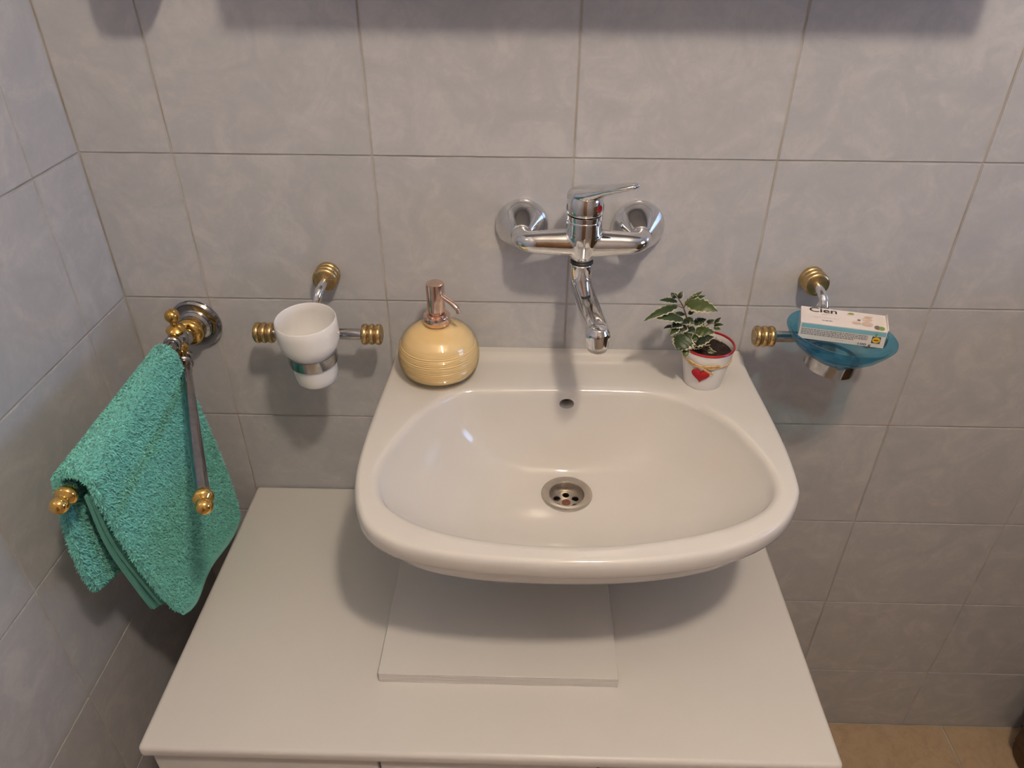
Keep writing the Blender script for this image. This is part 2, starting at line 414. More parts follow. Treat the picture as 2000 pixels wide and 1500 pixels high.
body = cut(body, [ovc, ovb], 'basin_body', M_CERAMIC, basin, 42)
dr = G().lathe([(.0225, -.014), (.0225, -.002), (.0235, .0002), (.0255, .0012), (.031, .0016), (.0335, .0012), (.0342, .0002), (.0338, -.0012), (.0295, -.0015), (.0295, -.03), (.0235, -.03), (.0225, -.014)], DR + V((0, 0, ZD + .0012)), seg=56).obj('drain_flange', M_STEEL, basin)
gr = G().lathe([(0, -.0165), (.0228, -.0165), (.0228, -.0142), (0, -.0142)], DR + V((0, 0, ZD)), seg=48).obj('g', M_STEEL)
cs = []
for i in range(6):
    a = math.radians(30 + 60 * i); cs.append(G().lathe([(0, -.03), (.0048, -.03), (.0048, .01), (0, .01)], DR + V((math.cos(a) * .0142, math.sin(a) * .0142, ZD)), seg=24).obj('c', M_STEEL))
gr = cut(gr, cs, 'drain_grille', M_STEEL, dr)
G().lathe([(0, -.0128), (.0035, -.013), (.0058, -.0138), (.006, -.0155), (0, -.0155)], DR + V((0, 0, ZD)), seg=28).obj('drain_screw', M_RUST, dr)
pb = ZT + .0172 - ZD
G().lathe([(.0233, -.0305), (.0165, -.046), (.0165, pb), (0, pb), (0, pb + .0015), (.0150, pb + .0015), (.0150, -.046), (.0222, -.0300), (.0233, -.0305)], DR + V((0, 0, ZD)), seg=36).obj('drain_pipe', M_OLDCHROME, basin)
adopt(basin)

# ---------------------------------------------------------------- tap
tap = empty('mixer_tap', (.63, 0, 1.099), 'chrome wall-mounted mixer tap with a lever handle above the basin', 'tap')
EX = (.5548, .7045); BZ = 1.0985; BY = -.060; BX = .6305
for x in EX:
    G().lathe([(.0, .0006), (.0335, .0008), (.0345, .003), (.0342, .0060), (.0328, .0090), (.0280, .0165), (.0225, .0250), (.0172, .0330), (.0142, .0375), (.0130, .0392), (.0125, .0395), (0, .0395)], (x, 0, BZ), (0, -1, 0), 56).obj('escutcheon', M_CHROME, tap)
g = G()
for x, sg in ((EX[0], 1), (EX[1], -1)):
    pth = catmull([(x, -.038, BZ), (x, -.046, BZ), (x + sg * .004, -.055, BZ), (x + sg * .014, BY, BZ), (x + sg * .03, BY, BZ), (x + sg * .05, BY, BZ), (BX, BY, BZ)], 6)
    L_ = len(pth); g.tube(pth, [(.0125 + .0062 * max(0, (i / L_ - .35) / .65) ** 1.1) for i in range(L_)], 28)
g.lathe([(0, -.024), (.012, -.024), (.0135, -.020), (.0175, -.014), (.021, 0), (.0220, .012), (.0218, .0315), (0, .0315)], (BX, BY, BZ), seg=48)
tmp = g.obj('t', M_CHROME)
me = baked(tmp, [('REMESH', dict(mode='VOXEL', voxel_size=.0011)), ('SMOOTH', dict(factor=.5, iterations=14))])
o = finish('tap_body', me, M_CHROME, tap, True, 80)
o.data.materials.clear(); o.data.materials.append(M_CHROME)
G().lathe([(0, .0310), (.0212, .0310), (.0212, .0325), (.0222, .0330), (.0222, .0375), (.0208, .038), (0, .038)], (BX, BY, BZ), seg=48).obj('collar', M_CHROME, tap)
# handle
AZ = math.radians(-45); hd = V((math.cos(AZ), math.sin(AZ), 0)); HB = V((BX, BY, 0))
g = G().lathe([(0, 1.1372), (.0224, 1.1372), (.0230, 1.142), (.0226, 1.150), (.0212, 1.157), (.018, 1.162), (.010, 1.1650), (0, 1.166)], HB, seg=48)
lp = []; lr = []
for s_, z, a, b in ((-.0205, 1.1545, .010, .0065), (-.014, 1.1580, .0180, .0082), (0, 1.1610, .0208, .0088), (.012, 1.1640, .0196, .0085), (.024, 1.1690, .0172, .0072), (.036, 1.1742, .0160, .0058), (.048, 1.1790, .0158, .0048), (.060, 1.1832, .0146, .0042), (.068, 1.1858, .0115, .0036), (.0735, 1.1875, .005, .0024)):
    lp.append(HB + hd * s_ + V((0, 0, z))); lr.append((a, b))
g.tube(lp, lr, 32, sq=2.3)
tmp = g.obj('t', M_CHROME)
me = baked(tmp, [('REMESH', dict(mode='VOXEL', voxel_size=.0009)), ('SMOOTH', dict(factor=.5, iterations=10))])
hdl = finish('lever_handle', me, M_CHROME, tap, True, 80); hdl.data.materials.clear(); hdl.data.materials.append(M_CHROME)
G().lathe([(0, .0012), (.0040, .0008), (.0046, 0), (.0046, -.003), (0, -.003)], HB + hd * .0225 + V((0, 0, 1.1475)), hd, 24).obj('red_dot', M_RED, hdl)
# spout
G().lathe([(0, -.0228), (.0135, -.0228), (.0143, -.0238), (.0143, -.0262), (0, -.0262)], (BX, BY, BZ), seg=40).obj('gasket', M_RUBBER, tap)
nut = G().lathe([(0, -.0258), (.0138, -.0258), (.0148, -.0272), (.0148, -.0445), (.0142, -.0455), (.0142, -.0475), (.0135, -.049), (0, -.049)], (BX, BY, BZ), seg=40).obj('spout_nut', M_CHROME, tap)
tipx, tipy = .6425, -.2005
pth = catmull([(BX, BY + .004, 1.0535), (BX, BY - .004, 1.0475), (BX + .0015, BY - .018, 1.0440), (BX + .004, BY - .045, 1.0440), (BX + .0075, BY - .09, 1.0465), (tipx - .0015, tipy + .020, 1.0485), (tipx - .0005, tipy + .006, 1.0485), (tipx, tipy - .006, 1.0450)], 6)
L_ = len(pth); rr = []
for i in range(L_):
    t_ = i / (L_ - 1); a = .0135 + .0003 * t_; b = .0100 - .0012 * t_
    e = min(1, (i + .6) / 3, (L_ - 1 - i + .55) / 3.5); q = math.sqrt(max(0, 1 - (1 - e) ** 2)); rr.append((a * (.55 + .45 * q), b * (.35 + .65 * q)))
g = G().tube(pth, rr, 32, up=(0, 0, 1), sq=2.9).lathe([(0, 1.034), (.0118, 1.034), (.0124, 1.0355), (.0124, 1.052), (.009, 1.0585), (0, 1.0595)], (tipx, tipy, 0), seg=40)
me = baked(g.obj('t', M_CHROME), [('REMESH', dict(mode='VOXEL', voxel_size=.0009)), ('SMOOTH', dict(factor=.5, iterations=7))])
sp = finish('spout', me, M_CHROME, tap, True, 80); sp.data.materials.clear(); sp.data.materials.append(M_CHROME)
G().lathe([(0, 1.0295), (.0098, 1.0295), (.0108, 1.0302), (.0112, 1.032), (.0112, 1.0365), (0, 1.0365)], (tipx, tipy, 0), seg=36).obj('aerator', M_STEEL, sp)
adopt(tap)

# ---------------------------------------------------------------- cup holder and soap-dish holder
def ribbed(R_, L_, k_=3):
    pr_ = [(0, 0), (R_ * .70, 0)]
    for i in range(k_):
        a = L_ * i / k_; w_ = L_ / k_
        pr_ += [(R_ * .80, a + w_ * .04)] + [(R_ * (.84 + .16 * (1 - abs(2 * q - 1) ** 3)), a + w_ * (.06 + .88 * q)) for q in (0, .10, .25, .5, .75, .90, 1)] + [(R_ * .80, a + w_ * .96)]
    return pr_ + [(R_ * .80, L_), (R_ * .70, L_), (0, L_)]
def holder(name, cx_, bz, label, roset, gap):
    r = empty(name, (cx_, 0, bz), label, 'holder', None); by = -.058
    # wall rosette
    G().lathe(ribbed(.0168, .027), (roset.x, -.0004, roset.z), (0, -1, 0), 40).obj('rosette', M_BRASS, r)
    G().tube(catmull([(roset.x, -.022, roset.z), (roset.x, -.036, roset.z - .0005), (roset.x + (cx_ - roset.x) * .4, -.0505, roset.z - .008), (cx_ + (roset.x - cx_) * .3, by, roset.z - .024), (cx_, by, bz + .02), (cx_, by, bz)], 7), .0056, 24).obj('stem', M_CHROME, r)
    G().tube([(cx_ - .062, by, bz), (cx_ + .062, by, bz)], .0074, 24, up=(0, 1, 0)).obj('bar', M_OLDCHROME, r)
    for sg in (-1, 1):
        G().lathe(ribbed(.0142, .027), (cx_ + sg * .0588, by, bz), (sg, 0, 0), 40).obj('end_knob', M_BRASS, r)
    return r
def clamp(r, c, ax, r0, r1, hh, gap, mt):
    """ring of a strip with an optional gap at the front"""
    a = V(ax).normalized(); x = V((1, 0, 0)); x = (x - a * x.dot(a)).normalized(); y = a.cross(x)
    g = G(); n_ = 60; t0 = -math.pi / 2 + gap / 2; t1 = 3 * math.pi / 2 - gap / 2; vs = []; fs = []
    for i in range(n_ + 1):
        th = t0 + (t1 - t0) * i / n_; d = x * math.cos(th) + y * math.sin(th)
        for rr_, h_ in ((r0, -hh / 2), (r1, -hh / 2), (r1 + .0004, hh / 2), (r0 + .0004, hh / 2)): vs.append(V(c) + d * rr_ + a * h_)
    for i in range(n_):
        for k_ in range(4): j = (k_ + 1) % 4; fs.append((i * 4 + k_, i * 4 + j, i * 4 + 4 + j, i * 4 + 4 + k_))
    fs += [(0, 1, 2, 3), tuple(n_ * 4 + k_ for k_ in (3, 2, 1, 0))]
    o = g.add(vs, fs).obj('clamp_ring', mt, r); return o
ros1 = hit(638, 540, 1, -.013); ros2 = hit(1590, 549, 1, -.013)
CUPC = V((.2870, -.1116, 1.0144)); CUPA = V((-.0109, -.0922, 1)).normalized(); CUPH = .0944
h1 = holder('cup_holder', .2835, .9625, 'brass and chrome wall holder gripping the white cup', ros1, 0)
cc = CUPC - CUPA * .0560
clamp(h1, cc, CUPA, .0294, .0312, .0155, 0, M_OLDCHROME)
G().tube([(.2835, -.056, .9625), (.2850, cc.y + .031, cc.z)], (.006, .005), 16).obj('bracket', M_OLDCHROME, h1)
adopt(h1)
cup = tag(G().lathe([(0, -CUPH + .004), (.0235, -CUPH + .004), (.0255, -CUPH + .008), (.0265, -.062), (.0268, -.052), (.0320, -.040), (.0350, -.030), (.0364, -.012), (.0362, -.0015), (.0371, 0), (.0381, -.0012),
      (.0388, -.012), (.0389, -.026), (.0372, -.036), (.0325, -.0445), (.0292, -.0485), (.0288, -.056), (.0286, -.065), (.0279, -CUPH + .012), (.0271, -CUPH + .004), (.0250, -CUPH + .0005), (.022, -CUPH), (0, -CUPH)], CUPC, CUPA, 64).obj('tumbler', M_CUP, None, True, 60),
      'white porcelain cup with a stepped body sitting in the wall ring', 'cup')
h2 = holder('soap_dish_holder', .9500, .9690, 'brass and chrome wall holder under the blue glass dish', ros2, 0)
DC = V((.9545, -.1075, 1.0030)); DA = V((.105, -.02, 1)).normalized()
cc2 = V((.9508, -.1067, .9630))
clamp(h2, cc2, DA, .0300, .0318, .0165, .32, M_OLDCHROME)
G().tube([(.950, -.056, .969), (.951, cc2.y + .031, cc2.z)], (.006, .005), 16).obj('bracket', M_OLDCHROME, h2)
adopt(h2)
# blue glass dish
M_BLUEG = clear_glass('blue_frosted_glass', (.50, .81, .91), (.03, .36, .58), .13, .10, ((30, 30, 30), .1))
g = G(); seg = 72; prof = [(0, -.0405), (.018, -.0405), (.0245, -.0388), (.0275, -.0345), (.0292, -.0308), (.041, -.0268), (.0535, -.0175), (.0620, -.0080), (.0662, -.0015), (.0672, .0004), (.0668, .0020), (.0648, .0018), (.0600, -.0055), (.0510, -.0145), (.0390, -.0232), (.0280, -.0290), (.018, -.0325), (0, -.0335)]
g.lathe(prof, (0, 0, 0), (0, 0, 1), seg)
dx = V((1, 0, 0)); dx = (dx - DA * dx.dot(DA)).normalized(); dy = DA.cross(dx)
for i, v in enumerate(g.v):
    r_ = math.hypot(v.x, v.y); e = max(0, min(1, (r_ - .03) / .034)); ex = 1 + .015 * e; ey = 1 - .13 * e
    g.v[i] = DC + dx * (v.x * ex) + dy * (v.y * ey) + DA * v.z
dish = tag(g.obj('soap_dish', M_BLUEG, None, True, 60), 'translucent blue glass soap dish on the wall bracket', 'soap dish')

# ---------------------------------------------------------------- soap box
M_CARD = mat('white_carton', (.78, .72, .70), .35, 0, .2)
k = N(M_CARD); k.l(k.ramp(k.noise(k.coord(), 60), [(.3, (.76, .69, .66)), (.7, (.80, .74, .72))]), k.b.inputs['Base Color'])
M_CARDF = mat('carton_front', (.66, .68, .72), .35, 0, .2)
SL, SW, SH = .0975, .0408, .0225
SBC = V((.9513, -.1070, 1.0125))
SR = Matrix(((.9568, .2883, -.0379), (-.2895, .9567, -.0311), (.0273, .0407, .9988)))
soap = empty('soap_carton', SBC - V((0, 0, SH / 2)), 'white and pale blue soap carton with black lettering lying in the blue dish', 'box')
def sb(x, y, z): return SBC + SR @ V((x * SL / 2, y * SW / 2, z * SH / 2))
def slab(name, a, b, mt, parent, face, lift=.00025):
    """flat print patch: a,b corners in face coords -1..1"""
    (x0, y0), (x1, y1) = a, b; e = 1 + lift / (SH / 2); e2 = 1 + lift / (SW / 2)
    P = [(x0, y0), (x1, y0), (x1, y1), (x0, y1)]
    f = (lambda p: sb(p[0], p[1], e)) if face == 'top' else (lambda p: sb(p[0], -e2, p[1]))
    return mesh_obj(name, [f(p) for p in P], [(0, 1, 2, 3)], mt, parent, False)
g = G(); g.add([sb(x, y, z) for z in (-1, 1) for y in (-1, 1) for x in (-1, 1)], [(0, 2, 3, 1), (4, 5, 7, 6), (0, 1, 5, 4), (2, 6, 7, 3), (0, 4, 6, 2), (1, 3, 7, 5)])
carton = g.obj('carton', M_CARD, soap, False)
# lifted flap at the far right corner
mesh_obj('end_flap', [sb(1, -1, 1), sb(1, 1, 1), sb(1.03, .9, 1.35), sb(1.035, -.8, 1.1)], [(0, 1, 2, 3)], M_CARD, carton, False)
M_INKBLUE = mat('pale_blue_print', (.22, .50, .62), .4); M_INKBLK = mat('black_print', (.012, .012, .014), .4); M_INKY = mat('yellow_print', (.80, .55, .03), .4)
M_INKG = mat('green_print', (.20, .30, .06), .4); M_INKC = mat('cream_print', (.62, .46, .36), .5); M_INKBR = mat('brown_print', (.20, .13, .10), .5); M_INKN = mat('navy_print', (.03, .06, .16), .4)
slab('blue_band', (-.965, .42), (.985, .92), M_INKBLUE, carton, 'front')
def textlines(name, a, b, nl, face, dark, thick=.55):
    random.seed(len(name) + int(abs(a[1]) * 99)); x0, y0 = a; x1, y1 = b; vs = []; fs = []; hgt = (y1 - y0) / nl
    for l in range(nl):
        x = x0; end = x1 if l < nl - 1 else x0 + (x1 - x0) * .8
        while x < end:
            wd = random.uniform(.025, .075); yy = y1 - hgt * (l + .5)
            for p in ((x, yy - hgt * thick / 2), (min(x + wd, end), yy - hgt * thick / 2), (min(x + wd, end), yy + hgt * thick / 2), (x, yy + hgt * thick / 2)):
                vs.append(sb(p[0], p[1], 1 + .0003 / (SH / 2)) if face == 'top' else sb(p[0], -1 - .0003 / (SW / 2), p[1]))
            b_ = len(vs) - 4; fs.append((b_, b_ + 1, b_ + 2, b_ + 3)); x += wd + .016
    o_ = mesh_obj(name, vs, fs, dark, carton, False); o_['kind'] = 'stuff'; return o_
M_INKGREY = mat('grey_print', (.20, .21, .26), .5); M_INKPALE = mat('pale_print', (.55, .49, .48), .5)
textlines('small_print', (-.955, -.46), (.60, .34), 4, 'front', M_INKGREY, .5)
textlines('fine_print', (-.10, -.72), (.18, -.60), 1, 'front', M_INKPALE, .6)
textlines('small_words', (-.50, .18), (-.27, .30), 1, 'top', M_INKPALE, .6)
textlines('pale_words', (-.72, -.22), (.05, -.12), 1, 'top', M_INKPALE, .4)
textlines('lower_words', (-.50, -.58), (-.18, -.42), 1, 'top', M_INKGREY, .5)
def lettering(name, txt, cx_, cy_, wx, hy, face, mt):
    cu = bpy.data.curves.new(name, 'FONT'); cu.body = txt; cu.size = 1; cu.resolution_u = 3; cu.offset = .010
    to = bpy.data.objects.new(name, cu); COL.objects.link(to); bpy.context.view_layer.update()
    me = bpy.data.meshes.new_from_object(to.evaluated_get(bpy.context.evaluated_depsgraph_get())); bpy.data.objects.remove(to, do_unlink=True)
    xs = [v.co.x for v in me.vertices]; ys = [v.co.y for v in me.vertices]
    for v in me.vertices:
        a = cx_ + ((v.co.x - min(xs)) / (max(xs) - min(xs)) - .5) * wx; b = cy_ + ((v.co.y - min(ys)) / (max(ys) - min(ys)) - .5) * hy
        v.co = sb(a, b, 1 + .0004 / (SH / 2)) if face == 'top' else sb(a, -1 - .0004 / (SW / 2), b)
    me.materials.clear(); me.materials.append(mt)
    o_ = bpy.data.objects.new(name, me); COL.objects.link(o_); o_.parent = carton; return o_
lettering('lettering', 'Cien', -.47, .70, .66, .54, 'top', M_INKBLK)
lettering('weight_lettering', '100 g', .56, -.80, .30, .34, 'front', M_INKN)
slab('emblem', (.70, -.50), (.895, .32), M_INKN, carton, 'front', .0003)
def disc(name, cx_, cy_, rx, ry, face, mt, lift, n_=20):
    P = [(cx_ + rx * math.cos(2 * math.pi * i / n_), cy_ + ry * math.sin(2 * math.pi * i / n_)) for i in range(n_)]
    f = (lambda p: sb(p[0], p[1], 1 + lift / (SH / 2))) if face == 'top' else (lambda p: sb(p[0], -1 - lift / (SW / 2), p[1]))
    return mesh_obj(name, [f(p) for p in P], [tuple(range(n_))], mt, carton, False)
disc('emblem_disc', .7975, -.09, .088, .37, 'front', M_INKY, .0005)
slab('emblem_mark', (.745, -.16), (.85, -.04), M_RED, carton, 'front', .0007)
for cx_, cy_, rx, ry, mt_ in ((.19, .66, .085, .14, M_INKC), (.20, .70, .065, .12, M_INKG), (.60, .52, .10, .12, M_INKC), (.57, .18, .12, .18, M_INKC), (.30, -.34, .10, .14, M_INKC), (.37, -.36, .035, .08, M_INKBR), (.56, -.34, .13, .26, M_INKC), (.37, .02, .04, .10, M_INKBR), (.78, -.62, .07, .24, M_INKBR), (.88, -.66, .07, .22, M_INKG)):
    disc('printed_petal', cx_, cy_, rx, ry, 'top', mt_, .0003 + random.random() * .0002)
disc('printed_leaf', .775, .55, .02, .22, 'front', M_INKG, .0006)
adopt(soap)

# ---------------------------------------------------------------- soap dispenser
SD = V((.4450, -.0625, ZR + .0005))
disp = empty('soap_dispenser', SD, 'round amber glass soap dispenser with a rose gold pump on the basin', 'soap dispenser')
prof = [(0, .0035), (.030, .0030), (.036, .0010), (.0405, .0002), (.0445, .0030), (.0500, .0105), (.0532, .0200), (.0545, .0300), (.0543, .0400), (.0525, .0500), (.0480, .0595), (.0405, .0675), (.0310, .0730), (.0225, .0762), (.0180, .0785), (.0165, .0815)]
pf = []
for a, b in zip(prof, prof[1:]):
    for q in range(10): t_ = q / 10; pf.append((a[0] + (b[0] - a[0]) * t_, a[1] + (b[1] - a[1]) * t_))
pf.append(prof[-1])
def smoothp(p, it=3):
    for _ in range(it): p = [p[0]] + [((a[0] + 2 * b[0] + c[0]) / 4, (a[1] + 2 * b[1] + c[1]) / 4) for a, b, c in zip(p, p[1:], p[2:])] + [p[-1]]
    return p
pf = smoothp(pf, 6)
def rip(h_): return .00075 * math.sin(h_ * 2300) * max(0, min(1, (.058 - h_) / .008)) * max(0, min(1, (h_ - .004) / .004))
pf = [(r_ + (rip(h_) if r_ > .03 else 0), h_) for r_, h_ in pf]
inner = [(max(0, r_ - (.0022 + .003 * max(0, 1 - h_ / .015))), max(h_, .009)) for r_, h_ in pf if r_ > .005]
M_AMBER = clear_glass('amber_glass', (.995, .972, .90), None, 0, .03, ((14, 14, 260), .45))
M_SOAP = mat('cream_liquid_soap', (.80, .58, .27), .35, 0, 0, Subsurface_Weight=.0); k = N(M_SOAP)
k.l(k.ramp(k.noise(k.coord(), 18, 3), [(.3, (.85, .68, .43)), (.7, (.89, .74, .51))]), k.b.inputs['Base Color'])
ZV = V((0, 0, 0))
bt = G().lathe(pf + [(.0138, .0815)] + [(r_, h_) for r_, h_ in reversed(inner) if h_ < .0795] + [(0, .009)], ZV, seg=72).obj('glass_bottle', M_AMBER, disp, True, 60)
lq = [(max(0, r_ - .0003), h_) for r_, h_ in inner if h_ < .0765]
G().lathe([(0, .0095)] + [(r_, max(h_, .0094)) for r_, h_ in lq] + [(0, .0765)], ZV, seg=64).obj('liquid_soap', M_SOAP, disp, True, 60)
pump = G().lathe([(0, .0795), (.0168, .0795), (.0176, .0805), (.0176, .0905), (.0168, .0918), (.0130, .0922), (.0130, .0945), (.0095, .0950), (.0095, .0985), (0, .0985)], ZV, seg=48).obj('pump_collar', M_ROSE, disp, True, 40)
hdp = G().lathe([(0, .0975), (.0112, .0975), (.0118, .0982), (.0120, .134), (.0114, .1362), (.0098, .137), (0, .1372)], ZV, seg=48).obj('pump_head', M_ROSE, disp, True, 40)
G().tube(catmull([(.006, -.004, .1225), (.014, -.010, .1195), (.022, -.0155, .1165), (.0285, -.020, .1115), (.0318, -.0222, .1055)], 6), [.0034] * 20 + [.0030] * 5, 16).obj('nozzle', M_ROSE, hdp)

# ---------------------------------------------------------------- potted plant
PC = V((.8030, -.0700, ZR + .0004))
plant = empty('potted_plant', PC, 'small variegated plant in a white pot with a red heart on the basin', 'potted plant')
M_POT = mat('white_glazed_pot', (.76, .75, .75), .3, 0, .3); k = N(M_POT); k.bump(k.noise(k.coord(), 50), .08); 
M_SOIL = mat('dark_soil', (.02, .012, .008), .95); k = N(M_SOIL); f = k.noise(k.coord(), 500, 5); k.l(k.ramp(f, [(.35, (.006, .004, .003)), (.75, (.05, .022, .014))]), k.b.inputs['Base Color']); k.bump(f, 1.0, .003)
M_RAFFIA = mat('straw_raffia', (.62, .40, .17), .7); k = N(M_RAFFIA); k.l(k.ramp(k.noise(k.coord(), 300, 3), [(.3, (.50, .30, .11)), (.7, (.74, .52, .26))]), k.b.inputs['Base Color'])
PH = .0585
pot = G().lathe([(0, .0005), (.0225, .0005), (.0245, .0), (.0252, .0015), (.0345, PH - .002), (.0342, PH - .0005), (.0335, PH - .0002), (.0318, PH - .003), (.0308, PH - .010), (0, PH - .010)], ZV, seg=56).obj('pot', M_POT, plant, True, 45)
G().lathe([(.0347, PH - .0022), (.0350, PH - .0008), (.0342, PH + .0006), (.0328, PH + .0004), (.0322, PH - .0016), (.0335, PH - .0012), (.0347, PH - .0022)], ZV, seg=56).obj('red_rim', M_RED, pot)
soil = G().lathe([(.0309, PH - .0105), (.0309, PH - .0095), (.022, PH - .0085), (.012, PH - .0075), (0, PH - .007)], ZV, seg=40)
for i, v in enumerate(soil.v): v.z += random.uniform(-.0009, .0009) if math.hypot(v.x, v.y) < .03 else 0
soil.obj('soil', M_SOIL, pot)
rb = []
hb = .0405
for i in range(49):
    a = 2 * math.pi * i / 48; rr_ = .0252 + (.0345 - .0252) * (hb / PH) + .0007; rb.append(V((rr_ * math.cos(a), rr_ * math.sin(a), hb + .0012 * math.sin(2 * a + .6))))
G().tube(rb, [(.0008, .0013)] * 49, 8, caps=False).obj('raffia_band', M_RAFFIA, pot)
def onpot(a, h_, off): rr_ = .0252 + (.0345 - .0252) * (h_ / PH) + off; return V((rr_ * math.cos(math.radians(a)), rr_ * math.sin(math.radians(a)), h_))
for pts in ([(-112, .0415, .002), (-125, .0440, .0035), (-140, .0455, .003), (-150, .0440, .002)], [(-112, .0415, .002), (-95, .0445, .004), (-80, .0450, .003), (-72, .0435, .002)], [(-114, .0412, .0025), (-98, .036, .0035), (-84, .0305, .003)], [(-114, .041, .0025), (-130, .041, .0035), (-143, .0415, .0028)], [(-108, .0425, .0025), (-93, .0405, .0035), (-80, .0412, .0025)]):
    G().tube(catmull([onpot(*p) for p in pts], 5), [(.0007, .0015)] * 16, 8).obj('raffia_strand', M_RAFFIA, pot)
# heart
hv = []; nn = 32
for i in range(nn):
    a = 2 * math.pi * i / nn; hv.append((math.sin(a) ** 3 * 1.0, (13 * math.cos(a) - 5 * math.cos(2 * a) - 2 * math.cos(3 * a) - math.cos(4 * a)) / 16))
hc = onpot(-112, .0270, .0018); hn = V((math.cos(math.radians(-112)), math.sin(math.radians(-112)), -.16)).normalized(); hx = V((0, 0, 1)).cross(hn).normalized(); hu = hn.cross(hx)
vs_ = []; fs_ = []
for s_, d_ in ((1, -.0010), (1.06, 0), (.92, .0012), (.55, .0020)):
    vs_ += [hc + hx * (p[0] * s_ * .0112) + hu * (p[1] * s_ * .0118) + hn * d_ for p in hv]
vs_.append(hc + hn * .0023 + hu * .001)
for r_ in range(3):
    for i in range(nn): j = (i + 1) % nn; fs_.append((r_ * nn + i, r_ * nn + j, (r_ + 1) * nn + j, (r_ + 1) * nn + i))
for i in range(nn): fs_.append((3 * nn + i, 3 * nn + (i + 1) % nn, 4 * nn))
fs_.append(tuple(range(nn)))
mesh_obj('heart', vs_, fs_, M_REDMATTE, pot, True, 50)
# leaves
M_LEAF = mat('variegated_leaf', (.05, .10, .03), .45); k = N(M_LEAF)
uvn = k.n('ShaderNodeUVMap'); uvn.uv_map = 'leaf'; sx = k.n('ShaderNodeSeparateXYZ'); k.l(uvn.outputs[0], sx.inputs[0])
ab = k.n('ShaderNodeMath', operation='ABSOLUTE'); k.l(sx.outputs['X'], ab.inputs[0])
nz = k.noise(k.coord(), 260, 3); ma = k.n('ShaderNodeMath', operation='MULTIPLY_ADD'); k.l(nz, ma.inputs[0]); ma.inputs[1].default_value = .35; k.l(ab.outputs[0], ma.inputs[2])
inf = k.n('ShaderNodeObjectInfo'); gcol = k.ramp(inf.outputs['Random'], [(0, (.006, .013, .006)), (.55, (.017, .038, .010)), (1, (.055, .08, .015))])
fac = k.ramp(ma.outputs[0], [(.955, (0, 0, 0)), (1.0, (1, 1, 1))]); mixn = k.n('ShaderNodeMix', data_type='RGBA')
k.l(fac, mixn.inputs['Factor']); k.l(gcol, mixn.inputs[6]); mixn.inputs[7].default_value = (.62, .58, .38, 1); k.l(mixn.outputs[2], k.b.inputs['Base Color'])
k.bump(nz, .3, .0008)
M_STEM = mat('plant_stem', (.16, .10, .035), .6); k = N(M_STEM); k.l(k.ramp(k.noise(k.coord(), 200), [(.3, (.12, .08, .03)), (.7, (.22, .15, .05))]), k.b.inputs['Base Color'])
def px(cx_, cy_, y): return hit(1240 + cx_ / 9.524, 555 + cy_ / 9.524, 1, y) - PC
VIEW = (V((.78, -.09, 1.0)) - CAM).normalized()
def leaf(base, tip, yb, yt, wpx, bend=.10, face=None):
    B, T = px(*base, yb), px(*tip, yt); ax = T - B; L_ = ax.length; ax.normalize(); wd = wpx / 9.524 * .00064 * 1.3
    nrm = V(face) if face else (-VIEW * .75 + V((0, 0, .8)))
    nrm = (nrm - ax * nrm.dot(ax)).normalized(); sd = ax.cross(nrm)
    vs = []; fs = []; uv = []; NS, NW = 12, 6
    for i in range(NS + 1):
        s_ = i / NS; pw = math.sin(math.pi * min(1, s_ ** .72 * .985 + .012)) ** .8; sc_ = 1 + (.17 if i % 2 else -.13)
        for j in range(NW + 1):
            q = (j / NW - .5) * 2; e = sc_ if abs(q) > .9 else 1
            vs.append(B + ax * (s_ * L_) + sd * (q * wd / 2 * max(pw, .03) * e) + nrm * (L_ * bend * math.sin(math.pi * s_) - .22 * abs(q) ** 1.5 * wd * pw * .5 + .03 * wd * math.sin(s_ * 21 + q * 3)))
            uv.append((q * (1 if s_ < .93 else 1.25), s_))
    for i in range(NS):
        for j in range(NW): a = i * (NW + 1) + j; fs.append((a, a + 1, a + NW + 2, a + NW + 1))
    me = bpy.data.meshes.new('leaf'); me.from_pydata([tuple(v) for v in vs], [], fs); ul = me.uv_layers.new(name='leaf')
    for lp_ in me.loops: ul.data[lp_.index].uv = uv[lp_.vertex_index]
    for p in me.polygons: p.use_smooth = True
    me.materials.append(M_LEAF); o_ = bpy.data.objects.new('leaf', me); COL.objects.link(o_); o_.parent = plant
    sol = o_.modifiers.new('s', 'SOLIDIFY'); sol.thickness = .0004
    return o_
